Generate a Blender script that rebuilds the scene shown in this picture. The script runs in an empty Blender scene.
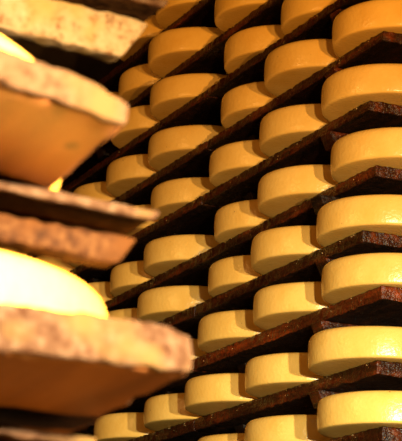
import bpy, math, random
from mathutils import Vector, Matrix, noise

scene = bpy.context.scene
COL = scene.collection
random.seed(7)

# ------------------------------------------------------------------ render look
vs = scene.view_settings
vs.view_transform = 'Standard'
vs.look = 'None'
vs.gamma = 1.0
vs.use_curve_mapping = False
vs.exposure = 0.0

# ------------------------------------------------------------------ helpers
def link(name, me, parent=None):
    o = bpy.data.objects.new(name, me)
    COL.objects.link(o)
    if parent:
        o.parent = parent
    return o

def tag(o, label=None, cat=None, group=None, kind=None):
    if label: o['label'] = label
    if cat: o['category'] = cat
    if group: o['group'] = group
    if kind: o['kind'] = kind
    return o

def mesh(name, vs_, fs, mat=None, smooth=True):
    me = bpy.data.meshes.new(name)
    me.from_pydata([tuple(v) for v in vs_], [], fs)
    me.update()
    if mat: me.materials.append(mat)
    for p in me.polygons: p.use_smooth = smooth
    return me

def coords(a, b, r, step):
    n = max(2, int(round((b - a - 2 * r) / step)))
    core = [a + r + (b - a - 2 * r) * i / n for i in range(n + 1)]
    return [a, a + r * .45] + core + [b - r * .45, b]

def rough_box(lo, hi, r=.004, step=.02, amp=.0015, freq=40., seed=0, warp=0., shape=None):
    """A sawn timber: rounded arrises, ragged surface; shape(v) may cut or bend it."""
    X, Y, Z = (coords(lo[i], hi[i], r, step) for i in range(3))
    idx, vs_, fs = {}, [], []
    def vid(i, j, k):
        key = (i, j, k)
        if key not in idx:
            p = Vector((X[i], Y[j], Z[k]))
            q = Vector([min(max(p[a], lo[a] + r), hi[a] - r) for a in range(3)])
            d = p - q
            n = d.normalized() if d.length > 1e-9 else Vector((0, 0, 1))
            p = q + n * r
            s = Vector((seed * 3.17, seed * 1.31, seed * 7.7))
            a = noise.fractal(p * freq + s, .9, 2.1, 3)
            p = p + n * amp * a
            if warp:
                p.z += warp * noise.noise(p * 2.2 + s)
            if shape: p = shape(p)
            idx[key] = len(vs_)
            vs_.append(p)
        return idx[key]
    nx, ny, nz = len(X) - 1, len(Y) - 1, len(Z) - 1
    for i in range(nx):
        for j in range(ny):
            fs.append((vid(i, j, 0), vid(i, j + 1, 0), vid(i + 1, j + 1, 0), vid(i + 1, j, 0)))
            fs.append((vid(i, j, nz), vid(i + 1, j, nz), vid(i + 1, j + 1, nz), vid(i, j + 1, nz)))
    for i in range(nx):
        for k in range(nz):
            fs.append((vid(i, 0, k), vid(i + 1, 0, k), vid(i + 1, 0, k + 1), vid(i, 0, k + 1)))
            fs.append((vid(i, ny, k), vid(i, ny, k + 1), vid(i + 1, ny, k + 1), vid(i + 1, ny, k)))
    for j in range(ny):
        for k in range(nz):
            fs.append((vid(0, j, k), vid(0, j, k + 1), vid(0, j + 1, k + 1), vid(0, j + 1, k)))
            fs.append((vid(nx, j, k), vid(nx, j + 1, k), vid(nx, j + 1, k + 1), vid(nx, j, k + 1)))
    return vs_, fs

# ------------------------------------------------------------------ materials
def mat_base(name):
    m = bpy.data.materials.new(name)
    m.use_nodes = True
    nt = m.node_tree
    return m, nt, nt.nodes['Principled BSDF']

def N(nt, typ, **kw):
    n = nt.nodes.new(typ)
    for k, v in kw.items():
        if k in n.inputs: n.inputs[k].default_value = v
        else: setattr(n, k, v)
    return n

def ramp(nt, fac, stops):
    r = nt.nodes.new('ShaderNodeValToRGB')
    els = r.color_ramp.elements
    while len(els) < len(stops): els.new(.5)
    for e, (p, c) in zip(els, stops):
        e.position = p
        e.color = (*c, 1) if len(c) == 3 else c
    nt.links.new(fac, r.inputs[0])
    return r.outputs[0]

def obj_coords(nt, scale=(1, 1, 1)):
    tc = nt.nodes.new('ShaderNodeTexCoord')
    oi = nt.nodes.new('ShaderNodeObjectInfo')
    mp = N(nt, 'ShaderNodeMapping')
    mp.inputs['Scale'].default_value = scale
    ad = N(nt, 'ShaderNodeVectorMath', operation='ADD')
    nt.links.new(tc.outputs['Object'], mp.inputs[0])
    nt.links.new(mp.outputs[0], ad.inputs[0])
    ml = N(nt, 'ShaderNodeMath', operation='MULTIPLY')
    ml.inputs[1].default_value = 37.
    nt.links.new(oi.outputs['Random'], ml.inputs[0])
    nt.links.new(ml.outputs[0], ad.inputs[1])
    return ad.outputs[0], oi

def bump(nt, b, height, strength, dist):
    n = N(nt, 'ShaderNodeBump', Strength=strength, Distance=dist)
    nt.links.new(height, n.inputs['Height'])
    nt.links.new(n.outputs[0], b.inputs['Normal'])
    return n

def cheese_material():
    m, nt, b = mat_base('cheese_rind')
    co, oi = obj_coords(nt)
    n1 = N(nt, 'ShaderNodeTexNoise', Scale=13., Detail=5., Roughness=.62)
    nt.links.new(co, n1.inputs['Vector'])
    base = ramp(nt, n1.outputs['Fac'], [(.3, (.78, .44, .09)), (.7, (.87, .54, .14))])
    # small dark pits and scuffs in the rind
    v = N(nt, 'ShaderNodeTexVoronoi', Scale=46.)
    nt.links.new(co, v.inputs['Vector'])
    pit = ramp(nt, v.outputs['Distance'], [(.05, (1, 1, 1)), (.13, (0, 0, 0))])
    n2 = N(nt, 'ShaderNodeTexNoise', Scale=14., Detail=1.)
    nt.links.new(co, n2.inputs['Vector'])
    sel = ramp(nt, n2.outputs['Fac'], [(.60, (0, 0, 0)), (.68, (1, 1, 1))])
    mu = N(nt, 'ShaderNodeMath', operation='MULTIPLY')
    nt.links.new(pit, mu.inputs[0]); nt.links.new(sel, mu.inputs[1])
    mx = N(nt, 'ShaderNodeMixRGB')
    mx.inputs[2].default_value = (.36, .17, .05, 1)
    nt.links.new(mu.outputs[0], mx.inputs[0]); nt.links.new(base, mx.inputs[1])
    # each wheel has a rind a little darker or lighter than its neighbour's
    hs = N(nt, 'ShaderNodeHueSaturation')
    mr = N(nt, 'ShaderNodeMapRange')
    mr.inputs['To Min'].default_value = .93; mr.inputs['To Max'].default_value = 1.04
    nt.links.new(oi.outputs['Random'], mr.inputs[0])
    nt.links.new(mr.outputs[0], hs.inputs['Value'])
    nt.links.new(mx.outputs[0], hs.inputs['Color'])
    nt.links.new(hs.outputs[0], b.inputs['Base Color'])
    b.inputs['Roughness'].default_value = .27
    b.inputs['Specular IOR Level'].default_value = .45
    b.inputs['Subsurface Weight'].default_value = .0
    n3 = N(nt, 'ShaderNodeTexNoise', Scale=120., Detail=4.)
    nt.links.new(co, n3.inputs['Vector'])
    bump(nt, b, n3.outputs['Fac'], .5, .0022)
    return m

def dark_wood(name, c0, c1, c2, fleck, rough, spec, fl0=.69):
    m, nt, b = mat_base(name)
    co, oi = obj_coords(nt, (3., 26., 26.))
    n1 = N(nt, 'ShaderNodeTexNoise', Scale=1.6, Detail=5., Roughness=.65)
    nt.links.new(co, n1.inputs['Vector'])
    base = ramp(nt, n1.outputs['Fac'], [(.3, c0), (.52, c1), (.75, c2)])
    co2, _ = obj_coords(nt)
    # dried salt and curd specks
    v = N(nt, 'ShaderNodeTexNoise', Scale=170., Detail=2.)
    nt.links.new(co2, v.inputs['Vector'])
    fl = ramp(nt, v.outputs['Fac'], [(fl0, (0, 0, 0)), (fl0 + .06, (1, 1, 1))])
    mx = N(nt, 'ShaderNodeMixRGB')
    mx.inputs[2].default_value = (*fleck, 1)
    nt.links.new(fl, mx.inputs[0]); nt.links.new(base, mx.inputs[1])
    nt.links.new(mx.outputs[0], b.inputs['Base Color'])
    b.inputs['Roughness'].default_value = rough
    b.inputs['Specular IOR Level'].default_value = spec
    n3 = N(nt, 'ShaderNodeTexNoise', Scale=110., Detail=4.)
    nt.links.new(co2, n3.inputs['Vector'])
    ad = N(nt, 'ShaderNodeMath', operation='ADD')
    nt.links.new(n3.outputs['Fac'], ad.inputs[0]); nt.links.new(n1.outputs['Fac'], ad.inputs[1])
    bump(nt, b, ad.outputs[0], 1., .006)
    return m

def brown_wood(name, c0, c1, c2, grain=(4., 30., 30.), rough=.6):
    m, nt, b = mat_base(name)
    co, oi = obj_coords(nt, grain)
    n1 = N(nt, 'ShaderNodeTexNoise', Scale=1.0, Detail=5., Roughness=.6)
    nt.links.new(co, n1.inputs['Vector'])
    base = ramp(nt, n1.outputs['Fac'], [(.3, c0), (.5, c1), (.72, c2)])
    nt.links.new(base, b.inputs['Base Color'])
    b.inputs['Roughness'].default_value = rough
    bump(nt, b, n1.outputs['Fac'], .5, .003)
    return m

def stone(name, c0, c1, sc=2.5):
    m, nt, b = mat_base(name)
    co, oi = obj_coords(nt)
    n1 = N(nt, 'ShaderNodeTexNoise', Scale=sc, Detail=6., Roughness=.65)
    nt.links.new(co, n1.inputs['Vector'])
    base = ramp(nt, n1.outputs['Fac'], [(.3, c0), (.7, c1)])
    nt.links.new(base, b.inputs['Base Color'])
    b.inputs['Roughness'].default_value = .85
    bump(nt, b, n1.outputs['Fac'], .7, .02)
    return m

CHEESE = cheese_material()
DARK = dark_wood('dark_wood_and_shade', (.003, .0012, .0006), (.010, .0035, .0014), (.035, .010, .003), (.08, .035, .012), .5, .25, .72)  # dark timber; also the painted shade on the shelf planks' undersides
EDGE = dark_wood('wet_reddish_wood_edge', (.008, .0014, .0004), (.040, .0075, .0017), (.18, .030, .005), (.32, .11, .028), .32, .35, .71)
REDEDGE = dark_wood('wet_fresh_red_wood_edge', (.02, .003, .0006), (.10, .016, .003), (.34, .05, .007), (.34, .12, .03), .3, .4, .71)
PLANK = brown_wood('pale_spruce_plank', (.06, .022, .006), (.11, .042, .012), (.15, .062, .02))
def mould_wood(name, lo, mid, hi, edge, sc=1.0):
    m = brown_wood(name, lo, mid, hi, (110. * sc, 110. * sc, 110. * sc), .8)
    nt = m.node_tree
    b = nt.nodes['Principled BSDF']
    b.inputs['Specular IOR Level'].default_value = .08
    src = b.inputs['Base Color'].links[0].from_socket
    co, _ = obj_coords(nt)
    n = N(nt, 'ShaderNodeTexNoise', Scale=17., Detail=2.)
    nt.links.new(co, n.inputs['Vector'])
    f = ramp(nt, n.outputs['Fac'], [(.56, (0, 0, 0)), (.68, (1, 1, 1))])
    mx = N(nt, 'ShaderNodeMixRGB')
    mx.inputs[2].default_value = (*edge, 1)
    nt.links.new(f, mx.inputs[0]); nt.links.new(src, mx.inputs[1])
    nt.links.new(mx.outputs[0], b.inputs['Base Color'])
    return m
CREAMEND = mould_wood('creamy_mould_sawn_end', (.020, .009, .005), (.042, .026, .017), (.058, .039, .030), (.052, .033, .016))
ENDGRAIN = mould_wood('mouldy_sawn_end', (.013, .0045, .002), (.031, .018, .013), (.060, .045, .038), (.052, .036, .016))
def add_knots(m):
    nt = m.node_tree
    b = nt.nodes['Principled BSDF']
    src = b.inputs['Base Color'].links[0].from_socket
    co, _ = obj_coords(nt, (1., 1.6, 1.6))
    v = N(nt, 'ShaderNodeTexVoronoi', Scale=11.)
    nt.links.new(co, v.inputs['Vector'])
    f = ramp(nt, v.outputs['Distance'], [(.06, (1, 1, 1)), (.13, (0, 0, 0))])
    mx = N(nt, 'ShaderNodeMixRGB')
    mx.inputs[2].default_value = (.012, .004, .0015, 1)
    nt.links.new(f, mx.inputs[0]); nt.links.new(src, mx.inputs[1])
    nt.links.new(mx.outputs[0], b.inputs['Base Color'])
add_knots(PLANK)
PALEBEAM = mould_wood('mouldy_pale_beam', (.045, .022, .010), (.105, .084, .060), (.125, .108, .086), (.11, .080, .035))
BEAM = mould_wood('mouldy_reddish_beam', (.006, .0018, .0008), (.021, .0085, .0036), (.044, .023, .0105), (.028, .011, .003))
WEB = brown_wood('slot_shade_wood', (.004, .0015, .001), (.008, .003, .0015), (.014, .005, .002), rough=.95)  # near-black colour stands in for the shade inside the bearer slot
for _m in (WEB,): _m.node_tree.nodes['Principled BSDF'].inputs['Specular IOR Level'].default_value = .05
WALL = stone('cellar_stone', (.05, .03, .018), (.11, .07, .04))
FLOOR = stone('cellar_floor', (.06, .04, .03), (.12, .08, .055), 4.)

# ------------------------------------------------------------------ cellar shell
def slab(name, lo, hi, mat):
    v, f = rough_box(lo, hi, r=.02, step=.6, amp=0)
    o = link(name, mesh(name, v, f, mat, smooth=False))
    o['kind'] = 'structure'
    return o
FZ, CZ = -1.15, 1.95
slab('floor', (-4.2, -4.7, FZ - .2), (6.2, .75, FZ), FLOOR)
slab('ceiling', (-4.2, -4.7, CZ), (6.2, .75, CZ + .2), WALL)
slab('wall_right', (-4.2, .55, FZ), (6.2, .75, CZ), WALL)
slab('wall_left', (-4.2, -4.7, FZ), (6.2, -4.5, CZ), WALL)
slab('wall_far', (-4.2, -4.5, FZ), (-4.0, .55, CZ), WALL)
slab('wall_near', (6.0, -4.5, FZ), (6.2, .55, CZ), WALL)

# ------------------------------------------------------------------ cheese wheels
R, H = .172, .0780
def wheel_mesh(seed):
    prof = [(0, 0), (.06, 0), (.115, .0), (.145, .0004), (R - .0100, .0008), (R - .0058, .0016), (R - .0030, .0034), (R - .0020, .0070),
            (R - .0012, .016), (R - .0002, .028), (R, .042), (R - .0005, .056), (R - .0016, .0650),
            (R - .0044, .0715), (R - .0090, .0757), (R - .0160, .0775), (R - .03, .0779), (.10, .0780), (.05, .0780), (0, .0780)]
    n = 96
    vs_, fs = [], []
    for r, z in prof:
        if r == 0:
            vs_.append(Vector((0, 0, z)))
            continue
        for i in range(n):
            a = 2 * math.pi * i / n
            p = Vector((math.cos(a), math.sin(a), 0))
            w = noise.noise(Vector((p.x * 1.1, p.y * 1.1, z * 9 + seed * 5.3)))
            w2 = noise.noise(Vector((p.x * 5, p.y * 5, z * 30 + seed * 9.1)))
            k = r / R
            rr = r + k * k * (.0016 * w + .0004 * w2)
            zz = z + (.0012 * w if z > .05 else 0) * k
            vs_.append(Vector((p.x * rr, p.y * rr, zz)))
    rings = []
    c = 0
    for r, z in prof:
        if r == 0: rings.append([c]); c += 1
        else: rings.append(list(range(c, c + n))); c += n
    for a, b in zip(rings, rings[1:]):
        for i in range(n):
            j = (i + 1) % n
            if len(a) == 1: fs.append((a[0], b[j], b[i]))
            elif len(b) == 1: fs.append((a[i], a[j], b[0]))
            else: fs.append((a[i], a[j], b[j], b[i]))
    return mesh('cheese_wheel', vs_, fs, CHEESE)
WHEELS = [wheel_mesh(s) for s in range(6)]
wheel_protos = []

# heights of the right rack's planks (top faces), bottom of the frame upwards
ROWZ = {'I': -.315, 'H': -.157, 'G': .004, 'F': .1612, 'E': .3282, 'D': .4803, 'C': .6285, 'B': .8011, 'A': .9652, 'Z': 1.1217, 'Y': 1.2614, 'X': 1.418}
PLACE = {('A', 1): (-0.0039, 0.0151),
 ('B', 1): (-0.0205, -0.0022),
 ('C', 1): (0.0340, 0.0004),
 ('D', 1): (-0.0314, -0.0020),
 ('E', 1): (0.0175, -0.0084),
 ('F', 1): (-0.0198, -0.0199),
 ('G', 1): (0.0326, -0.0170),
 ('Z', 2): (-0.3390, 0.0293),
 ('A', 2): (-0.3505, -0.0085),
 ('B', 2): (-0.3760, -0.0048),
 ('C', 2): (-0.3425, -0.0186),
 ('D', 2): (-0.3786, -0.0156),
 ('E', 2): (-0.3446, -0.0186),
 ('F', 2): (-0.3994, -0.0104),
 ('G', 2): (-0.3901, -0.0107),
 ('Y', 3): (-0.7232, 0.0007),
 ('Z', 3): (-0.6970, 0.0245),
 ('A', 3): (-0.7097, 0.0277),
 ('B', 3): (-0.7352, 0.0100),
 ('C', 3): (-0.7005, 0.0182),
 ('D', 3): (-0.7251, 0.0161),
 ('E', 3): (-0.7258, -0.0080),
 ('F', 3): (-0.7556, -0.0258),
 ('G', 3): (-0.7414, 0.0080),
 ('X', 4): (-1.1800, 0.0000),
 ('Y', 4): (-1.1772, -0.0177),
 ('Z', 4): (-1.1819, -0.0027),
 ('A', 4): (-1.1899, 0.0032),
 ('B', 4): (-1.1636, 0.0091),
 ('C', 4): (-1.1664, -0.0039),
 ('D', 4): (-1.1826, -0.0106),
 ('E', 4): (-1.1850, 0.0000),
 ('F', 4): (-1.1073, -0.0028),
 ('X', 5): (-1.5300, 0.0000),
 ('Y', 5): (-1.5225, 0.0208),
 ('Z', 5): (-1.5293, 0.0051),
 ('A', 5): (-1.5373, -0.0004),
 ('B', 5): (-1.5200, 0.0060),
 ('C', 5): (-1.5129, 0.0232),
 ('D', 5): (-1.5298, 0.0022),
 ('F', 5): (-1.5220, 0.0000),
 ('Y', 6): (-1.8700, 0.0000),
 ('A', 6): (-1.8850, 0.0100),
 ('B', 6): (-1.8800, 0.0000),
 ('C', 6): (-1.8700, 0.0100),
 ('B', 7): (-2.2400, 0.0000),
 ('A', 8): (-2.6200, 0.0000)}
ORD = ['topmost', 'second', 'third', 'fourth', 'fifth', 'sixth', 'seventh']
SHELF = {'A': 'topmost plank with a visible sawn end', 'B': 'second plank end down', 'C': 'third plank end down',
         'D': 'fourth plank end down', 'E': 'fifth plank end down', 'F': 'sixth plank end down', 'G': 'lowest plank end, at the bottom edge',
         'Z': 'dark plank next above the topmost sawn end', 'Y': 'second dark plank above the topmost sawn end', 'X': 'highest dark plank, cut off by the top edge'}
TONE = {'A': 'amber', 'B': 'amber', 'C': 'golden', 'D': 'golden', 'E': 'yellow', 'F': 'pale yellow', 'G': 'pale yellow', 'Z': 'brownish amber', 'Y': 'brownish amber', 'X': 'dim brown'}
POS = {1: 'big {} cheese wheel nearest on the {}', 2: '{} cheese wheel second along the {}', 3: '{} cheese wheel third along the {}', 4: '{} cheese wheel fourth along the {}',
       5: '{} cheese wheel fifth along the {}', 6: '{} cheese wheel sixth along the {}', 7: '{} cheese wheel seventh along the {}', 8: 'far {} cheese wheel eighth along the {}'}
k = 0
for (row, c), (x, y) in PLACE.items():
    if k < len(WHEELS):
        o = link('cheese_wheel', WHEELS[k])
        wheel_protos.append(o)
    else:
        o = wheel_protos[k % len(WHEELS)].copy()
        COL.objects.link(o)
    o.location = (x, y, ROWZ[row])
    o.rotation_euler = (0, 0, random.uniform(0, 6.28))
    lab = POS[c].format(TONE[row], SHELF[row])
    tag(o, lab, 'cheese', 'cheese wheels on the dark rack')
    k += 1

# ------------------------------------------------------------------ right rack: planks, bearers, posts
THICK = {'G': .034, 'F': .034, 'E': .033, 'D': .031, 'C': .029, 'B': .027, 'A': .026}
XEND = {'I': .10, 'H': .08, 'G': .139, 'F': .106, 'E': .143, 'D': .050, 'C': .100, 'B': .057, 'A': .102, 'Z': .08, 'Y': .12, 'X': .09}
YFR = {'A': -.095, 'B': -.104, 'C': -.105, 'D': -.111, 'E': -.109, 'F': -.097, 'G': -.098}
JOINT = -.952
PLANKS = {}
for i, (row, z) in enumerate(ROWZ.items()):
    if row in 'I': continue
    yf = YFR.get(row, -.100)
    T = THICK.get(row, .0245)
    def plank(x0, x1, lab):
        v, f = rough_box((x0, yf, z - T), (x1, .125, z), r=.004, step=.011, amp=.0040, freq=75., seed=i + x0 * 3)
        # keep the top face where the wheels sit no higher than the plank's nominal top
        v = [Vector((p.x, p.y, min(p.z, z))) for p in v]
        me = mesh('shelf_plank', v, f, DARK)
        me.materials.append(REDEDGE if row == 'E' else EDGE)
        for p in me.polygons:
            if abs(p.normal.z) < .75: p.material_index = 1  # upper and under faces keep the near-black colour, imitating shade
        o = link('shelf_plank', me)
        PLANKS[row, x0 > -2.] = o
        tag(o, lab, 'plank', 'dark planks of the cheese rack')
    name = {'A': 'topmost dark plank with its sawn end showing', 'B': 'second dark plank with its sawn end showing', 'C': 'third dark plank end down the rack',
            'D': 'fourth dark plank end down the rack', 'E': 'fifth dark plank end down with a reddish wet edge', 'F': 'sixth dark plank end down the rack, speckled',
            'G': 'lowest dark plank end, cut by the bottom edge', 'H': 'dark plank below the lowest one in sight', 'Z': 'dark plank above the topmost sawn end',
            'Y': 'second dark plank above the topmost sawn end', 'X': 'highest dark plank at the top edge'}[row]
    plank(JOINT + .003, XEND[row], 'near length of the ' + name)
    plank(-3.0, JOINT - .003, 'far length of the ' + name)

BX = {'A': -.180, 'B': -.186, 'C': -.160, 'D': -.182, 'E': -.192, 'F': -.205}
BYF = {'A': -.112, 'B': -.114, 'C': -.150, 'D': -.120, 'E': -.124, 'F': -.118}
BH = .037
bear_lab = {'A': 'first from the top', 'B': 'second from the top, pointed', 'C': 'third from the top, blackish green', 'D': 'fourth from the top, ragged',
            'E': 'fifth from the top, flat ended', 'F': 'lowest in sight, reddish', 'G': 'under the lowest plank end', 'H': 'near the floor',
            'Z': 'above the topmost sawn end', 'Y': 'second above the topmost sawn end', 'X': 'highest, by the top edge'}
for i, row in enumerate(ROWZ):
    if row == 'I': continue
    z = ROWZ[row] - THICK.get(row, .0245) - .0015
    for bx in (BX.get(row, -.18), -.80, -1.35, -2.05, -2.75):
        first = bx > -.3
        if not first and row in 'HX': continue
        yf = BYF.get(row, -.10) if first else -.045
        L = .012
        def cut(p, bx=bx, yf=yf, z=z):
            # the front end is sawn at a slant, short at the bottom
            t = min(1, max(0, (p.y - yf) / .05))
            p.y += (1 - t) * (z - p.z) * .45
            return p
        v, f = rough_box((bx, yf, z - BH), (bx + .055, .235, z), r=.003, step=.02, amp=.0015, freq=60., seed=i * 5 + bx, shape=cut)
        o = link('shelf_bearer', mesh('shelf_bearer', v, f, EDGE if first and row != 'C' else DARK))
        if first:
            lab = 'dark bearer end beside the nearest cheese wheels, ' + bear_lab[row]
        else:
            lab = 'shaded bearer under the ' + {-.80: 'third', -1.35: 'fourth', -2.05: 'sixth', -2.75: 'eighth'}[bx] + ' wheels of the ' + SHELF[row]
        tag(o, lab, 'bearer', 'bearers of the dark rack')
for j, bx in enumerate((-.18, -.80, -1.35, -2.05, -2.75)):
    v, f = rough_box((bx - .03, .24, FZ), (bx + .075, .33, 1.7), r=.005, step=.08, amp=.002, seed=70 + j)
    o = link('rack_post', mesh('rack_post', v, f, DARK))
    tag(o, 'dark upright post in the shade behind the %s cheese wheels of every shelf' % ['nearest', 'third', 'fourth', 'sixth', 'farthest'][j], 'post', 'posts of the dark rack')

# pale crumbs of curd and salt along the front edges of the planks (nobody could count them)
CRUMB, nt_, b_ = mat_base('dry_curd')
b_.inputs['Base Color'].default_value = (.62, .38, .15, 1)
b_.inputs['Roughness'].default_value = .5
def add_crumb(V, F, c, r):
    n = len(V)
    d = [(1, 0, 0), (-1, 0, 0), (0, 1, 0), (0, -1, 0), (0, 0, 1), (0, 0, -1)]
    for q in d:
        V.append(Vector(c) + Vector(q) * r * random.uniform(.7, 1.2))
    for a, b2 in ((0, 2), (2, 1), (1, 3), (3, 0)):
        F.append((n + a, n + b2, n + 4)); F.append((n + b2, n + a, n + 5))
for row in 'ABCDEFGZY':
    z, yf = ROWZ[row], YFR.get(row, -.100)
    for near in (True, False):
        V, F = [], []
        for (rw, c), (cx, cy) in PLACE.items():
            if rw != row or (cx > JOINT) != near: continue
            for _ in range(24):
                x = cx + random.uniform(-.16, .12)
                if x > XEND[row] - .01: continue
                r = random.choice((.0008, .0010, .0013, .0017))
                if random.random() < .75:      # caught where the wheel overhangs the plank's edge
                    add_crumb(V, F, (x, yf + .0005 + random.uniform(0, .003), z - random.uniform(.0024, .0055)), r)
                else:                          # stuck on the plank's front face
                    add_crumb(V, F, (x, yf + .0005, z - random.uniform(.004, .020)), r)
        if V:
            o = link('curd_crumbs', mesh('curd_crumbs', V, F, CRUMB), PLANKS[row, near])
            o['kind'] = 'stuff'
            o['label'] = 'pale crumbs along the front edge'

# ------------------------------------------------------------------ left rack, close to the camera
def frame(origin, roll, pitch):
    """Local x runs towards the camera end (+X of the cellar), y to the aisle, z up."""
    return Matrix.Translation(origin) @ Matrix.Rotation(-pitch, 4, 'Y') @ Matrix.Rotation(-roll, 4, 'X')

def pale_plank(origin, roll, pitch, width, thick, seed, lab, endcut, endwood=ENDGRAIN):
    root = bpy.data.objects.new('end_plank', None)
    COL.objects.link(root)
    root.matrix_world = frame(origin, math.radians(roll), pitch)
    tag(root, lab, 'plank', 'pale planks of the near rack')
    # local origin = lower edge of the sawn end, aisle side
    v, f = rough_box((-1.15, -width, 0), (-.004, 0, thick), r=.006, step=.02, amp=.003, freq=38., seed=seed, shape=endcut)
    link('plank_body', mesh('plank_body', v, f, PLANK), root)
    v, f = rough_box((-.007, -width, .0003), (.0015, -.0005, thick + .0003), r=.0035, step=.006, amp=.0024, freq=95., seed=seed + 4, shape=endcut)
    o = link('sawn_end', mesh('sawn_end', v, f, endwood), root)
    o['label'] = 'rough bright sawn end'
    return root

def roundcut(rad, k=1.):
    def fn(p):
        # worn aisle-side corner: the edge tapers down and in
        t = max(0., (p.y + rad) / rad)
        p.z -= k * t * t * max(0., p.z) * .42
        return p
    return fn

P2 = pale_plank((2.97, -1.8106, -.3282), 9.8, .055, .235, .0230, 21, 'upper thick pale plank end close to the camera, lit from the right', roundcut(.05), CREAMEND)
P4 = pale_plank((2.97, -1.7577, -.4842), .15, .059, .260, .0300, 33, 'lower thick pale plank end with bright cheese on it', roundcut(.03, .6))

def near_wheel(plank, local, lab):
    o = wheel_protos[1].copy()
    COL.objects.link(o)
    o.matrix_world = plank.matrix_world @ Matrix.Translation(local)
    tag(o, lab, 'cheese', 'cheese wheels on the near rack')
    return o
bpy.context.view_layer.update()
near_wheel(P4, (-.29, -.132, .0300), 'glaring white-yellow cheese wheel on the lower pale plank close by')
near_wheel(P2, (-.285, -.134, .0232), 'glaring sliver of cheese wheel on the upper pale plank close by')

def near_bearer(origin, roll, lipw, gap, beam, seed, lab, wood=BEAM):
    root = bpy.data.objects.new('cross_bearer', None)
    COL.objects.link(root)
    root.matrix_world = frame(origin, math.radians(roll), 0)
    tag(root, lab, 'bearer', 'bearers of the near rack')
    # local origin = top front corner at the aisle end
    def slant(p):
        p.y += p.z * .62 * min(1, max(0, (p.y + .2) / .18))
        return p
    v, f = rough_box((-.05, -.72, -lipw), (.006, 0, 0), r=.003, step=.012, amp=.0022, freq=70., seed=seed, shape=slant)
    me = mesh('top_batten', v, f, ENDGRAIN)
    me.materials.append(BEAM)
    for p in me.polygons:
        if p.normal.z < -.8: p.material_index = 1  # underside takes the darker beam colour so the slot looks shaded
    o = link('top_batten', me, root)
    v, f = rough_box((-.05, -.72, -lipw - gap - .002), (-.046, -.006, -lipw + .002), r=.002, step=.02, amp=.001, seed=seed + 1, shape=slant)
    o = link('slot_shade_strip', mesh('slot_shade_strip', v, f, WEB), root)
    o['label'] = 'recessed strip blackened as slot shade'
    v, f = rough_box((-.024, -.72, -lipw - gap - beam), (.002, 0, -lipw - gap), r=.004, step=.010, amp=.0028, freq=80., seed=seed + 2, shape=slant)
    o = link('lower_beam', mesh('lower_beam', v, f, wood), root)
    return root
BXN = 2.82
near_bearer((BXN, -1.727, -.3405), 3.0, .0075, .0145, .0205, 51, 'rough two-layer bearer across under the upper pale plank, dark slot along it')
near_bearer((2.47, -1.590, -.0360), 3.0, .0075, .0155, .0400, 57, 'bright rough bearer crossing the top corner close to the camera', PALEBEAM)
near_bearer((BXN, -1.765, -.5090), 2.5, .0075, .0150, .0300, 63, 'reddish bearer under the lower pale plank at the bottom corner')
# plank carried by the uppermost bearer, above the frame
P0 = pale_plank((2.72, -1.74, -.015), 3.0, .055, .24, .029, 45, 'pale plank on the topmost bearer, above the picture', roundcut(.03))
# posts and tie of the near rack, out to the side
for j, (x, s) in enumerate(((2.73, 'near'), (1.95, 'far'))):
    v, f = rough_box((x - .045, -2.56, FZ), (x + .025, -2.47, 1.2), r=.005, step=.08, amp=.002, seed=80 + j)
    o = link('rack_post', mesh('rack_post', v, f, PLANK))
    tag(o, 'pale upright post at the %s end of the close rack' % s, 'post', 'posts of the near rack')

# ------------------------------------------------------------------ lamps and added fills
def lamp(name, loc, target, power, size, blend, color, radius):
    L = bpy.data.lights.new(name, 'SPOT')
    L.energy = power
    L.spot_size = math.radians(size)
    L.spot_blend = blend
    L.color = color
    L.shadow_soft_size = radius
    o = bpy.data.objects.new(name, L)
    COL.objects.link(o)
    o.location = loc
    d = Vector(target) - Vector(loc)
    o.rotation_euler = d.to_track_quat('-Z', 'Y').to_euler()
    return o
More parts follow.
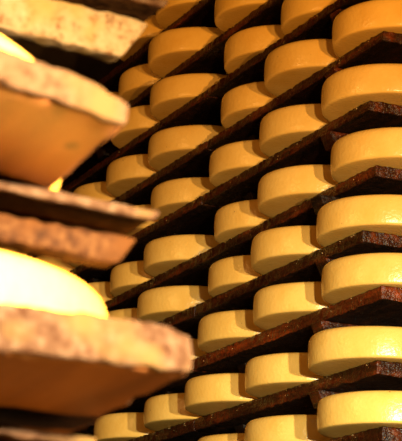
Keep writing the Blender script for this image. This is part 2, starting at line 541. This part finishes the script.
# two work lamps side by side near the camera: tungsten bulbs, plus an added white fill that pales the lower rows
def direction(az, el):
    a, e = math.radians(az), math.radians(el)
    return Vector((-math.cos(a) * math.cos(e), math.sin(a) * math.cos(e), math.sin(e)))
for y, k_ in ((-1.12, .58), (-1.64, .42)):
    loc = Vector((4.0, y, -.25))
    lamp('tungsten_lamp', loc, loc + direction(10, 8), 830 * k_, 104, 1., (1., .50, .10), .03)
    lamp('low_row_fill', loc, loc + direction(20, -6.5), 1060 * k_, 50, 1., (.68, 1., .86), .03)
# added fills without a source: one for the near plank ends, one below them
lamp('near_end_fill', (4.2, -1.55, -.25), (2.95, -1.92, -.36), 1700, 44, 1., (1., .69, .33), .03)
lamp('underside_fill', (3.02, -1.86, -1.1), (2.8, -1.90, -.45), 20, 90, 1., (1., .42, .06), .08)
def area(name, loc, target, power, size, color):
    L = bpy.data.lights.new(name, 'AREA')
    L.shape = 'DISK'; L.size = size; L.energy = power; L.color = color
    o = bpy.data.objects.new(name, L)
    COL.objects.link(o)
    o.location = loc
    o.rotation_euler = (Vector(target) - Vector(loc)).to_track_quat('-Z', 'Y').to_euler()
area('side_fill', (.6, -4.2, .9), (-.6, 0, .3), 34, .5, (1., .45, .10))  # added soft fill that lifts the wheels' left edges

w = bpy.data.worlds.new('cellar_air')
scene.world = w
w.use_nodes = True
w.node_tree.nodes['Background'].inputs[0].default_value = (1., .55, .25, 1)
w.node_tree.nodes['Background'].inputs[1].default_value = .02

# ------------------------------------------------------------------ camera
cam = bpy.data.cameras.new('camera')
co = bpy.data.objects.new('camera', cam)
COL.objects.link(co)
rv = Vector((.39788603, .91652293, .04089535)); uv = Vector((.21601324, -.13691307, .96674355)); fv = Vector((-.89164174, .37581981, .25245689))
m = Matrix((( rv.x, uv.x, -fv.x), (rv.y, uv.y, -fv.y), (rv.z, uv.z, -fv.z))).to_4x4()
m.translation = Vector((4.13345414, -2.24645194, -.71297747))
co.matrix_world = m
cam.sensor_fit = 'HORIZONTAL'
cam.sensor_width = 36.
cam.lens = 2013.03 / 402 * 36 * (402 / 402)
cam.clip_start = .05
cam.dof.use_dof = True
cam.dof.focus_distance = 4.7
cam.dof.aperture_fstop = cam.lens / 1000 / .0065
scene.camera = co
# frame is taller than wide: the sensor's height drives the fit
cam.sensor_fit = 'VERTICAL'
cam.sensor_height = 36. * 441 / 402
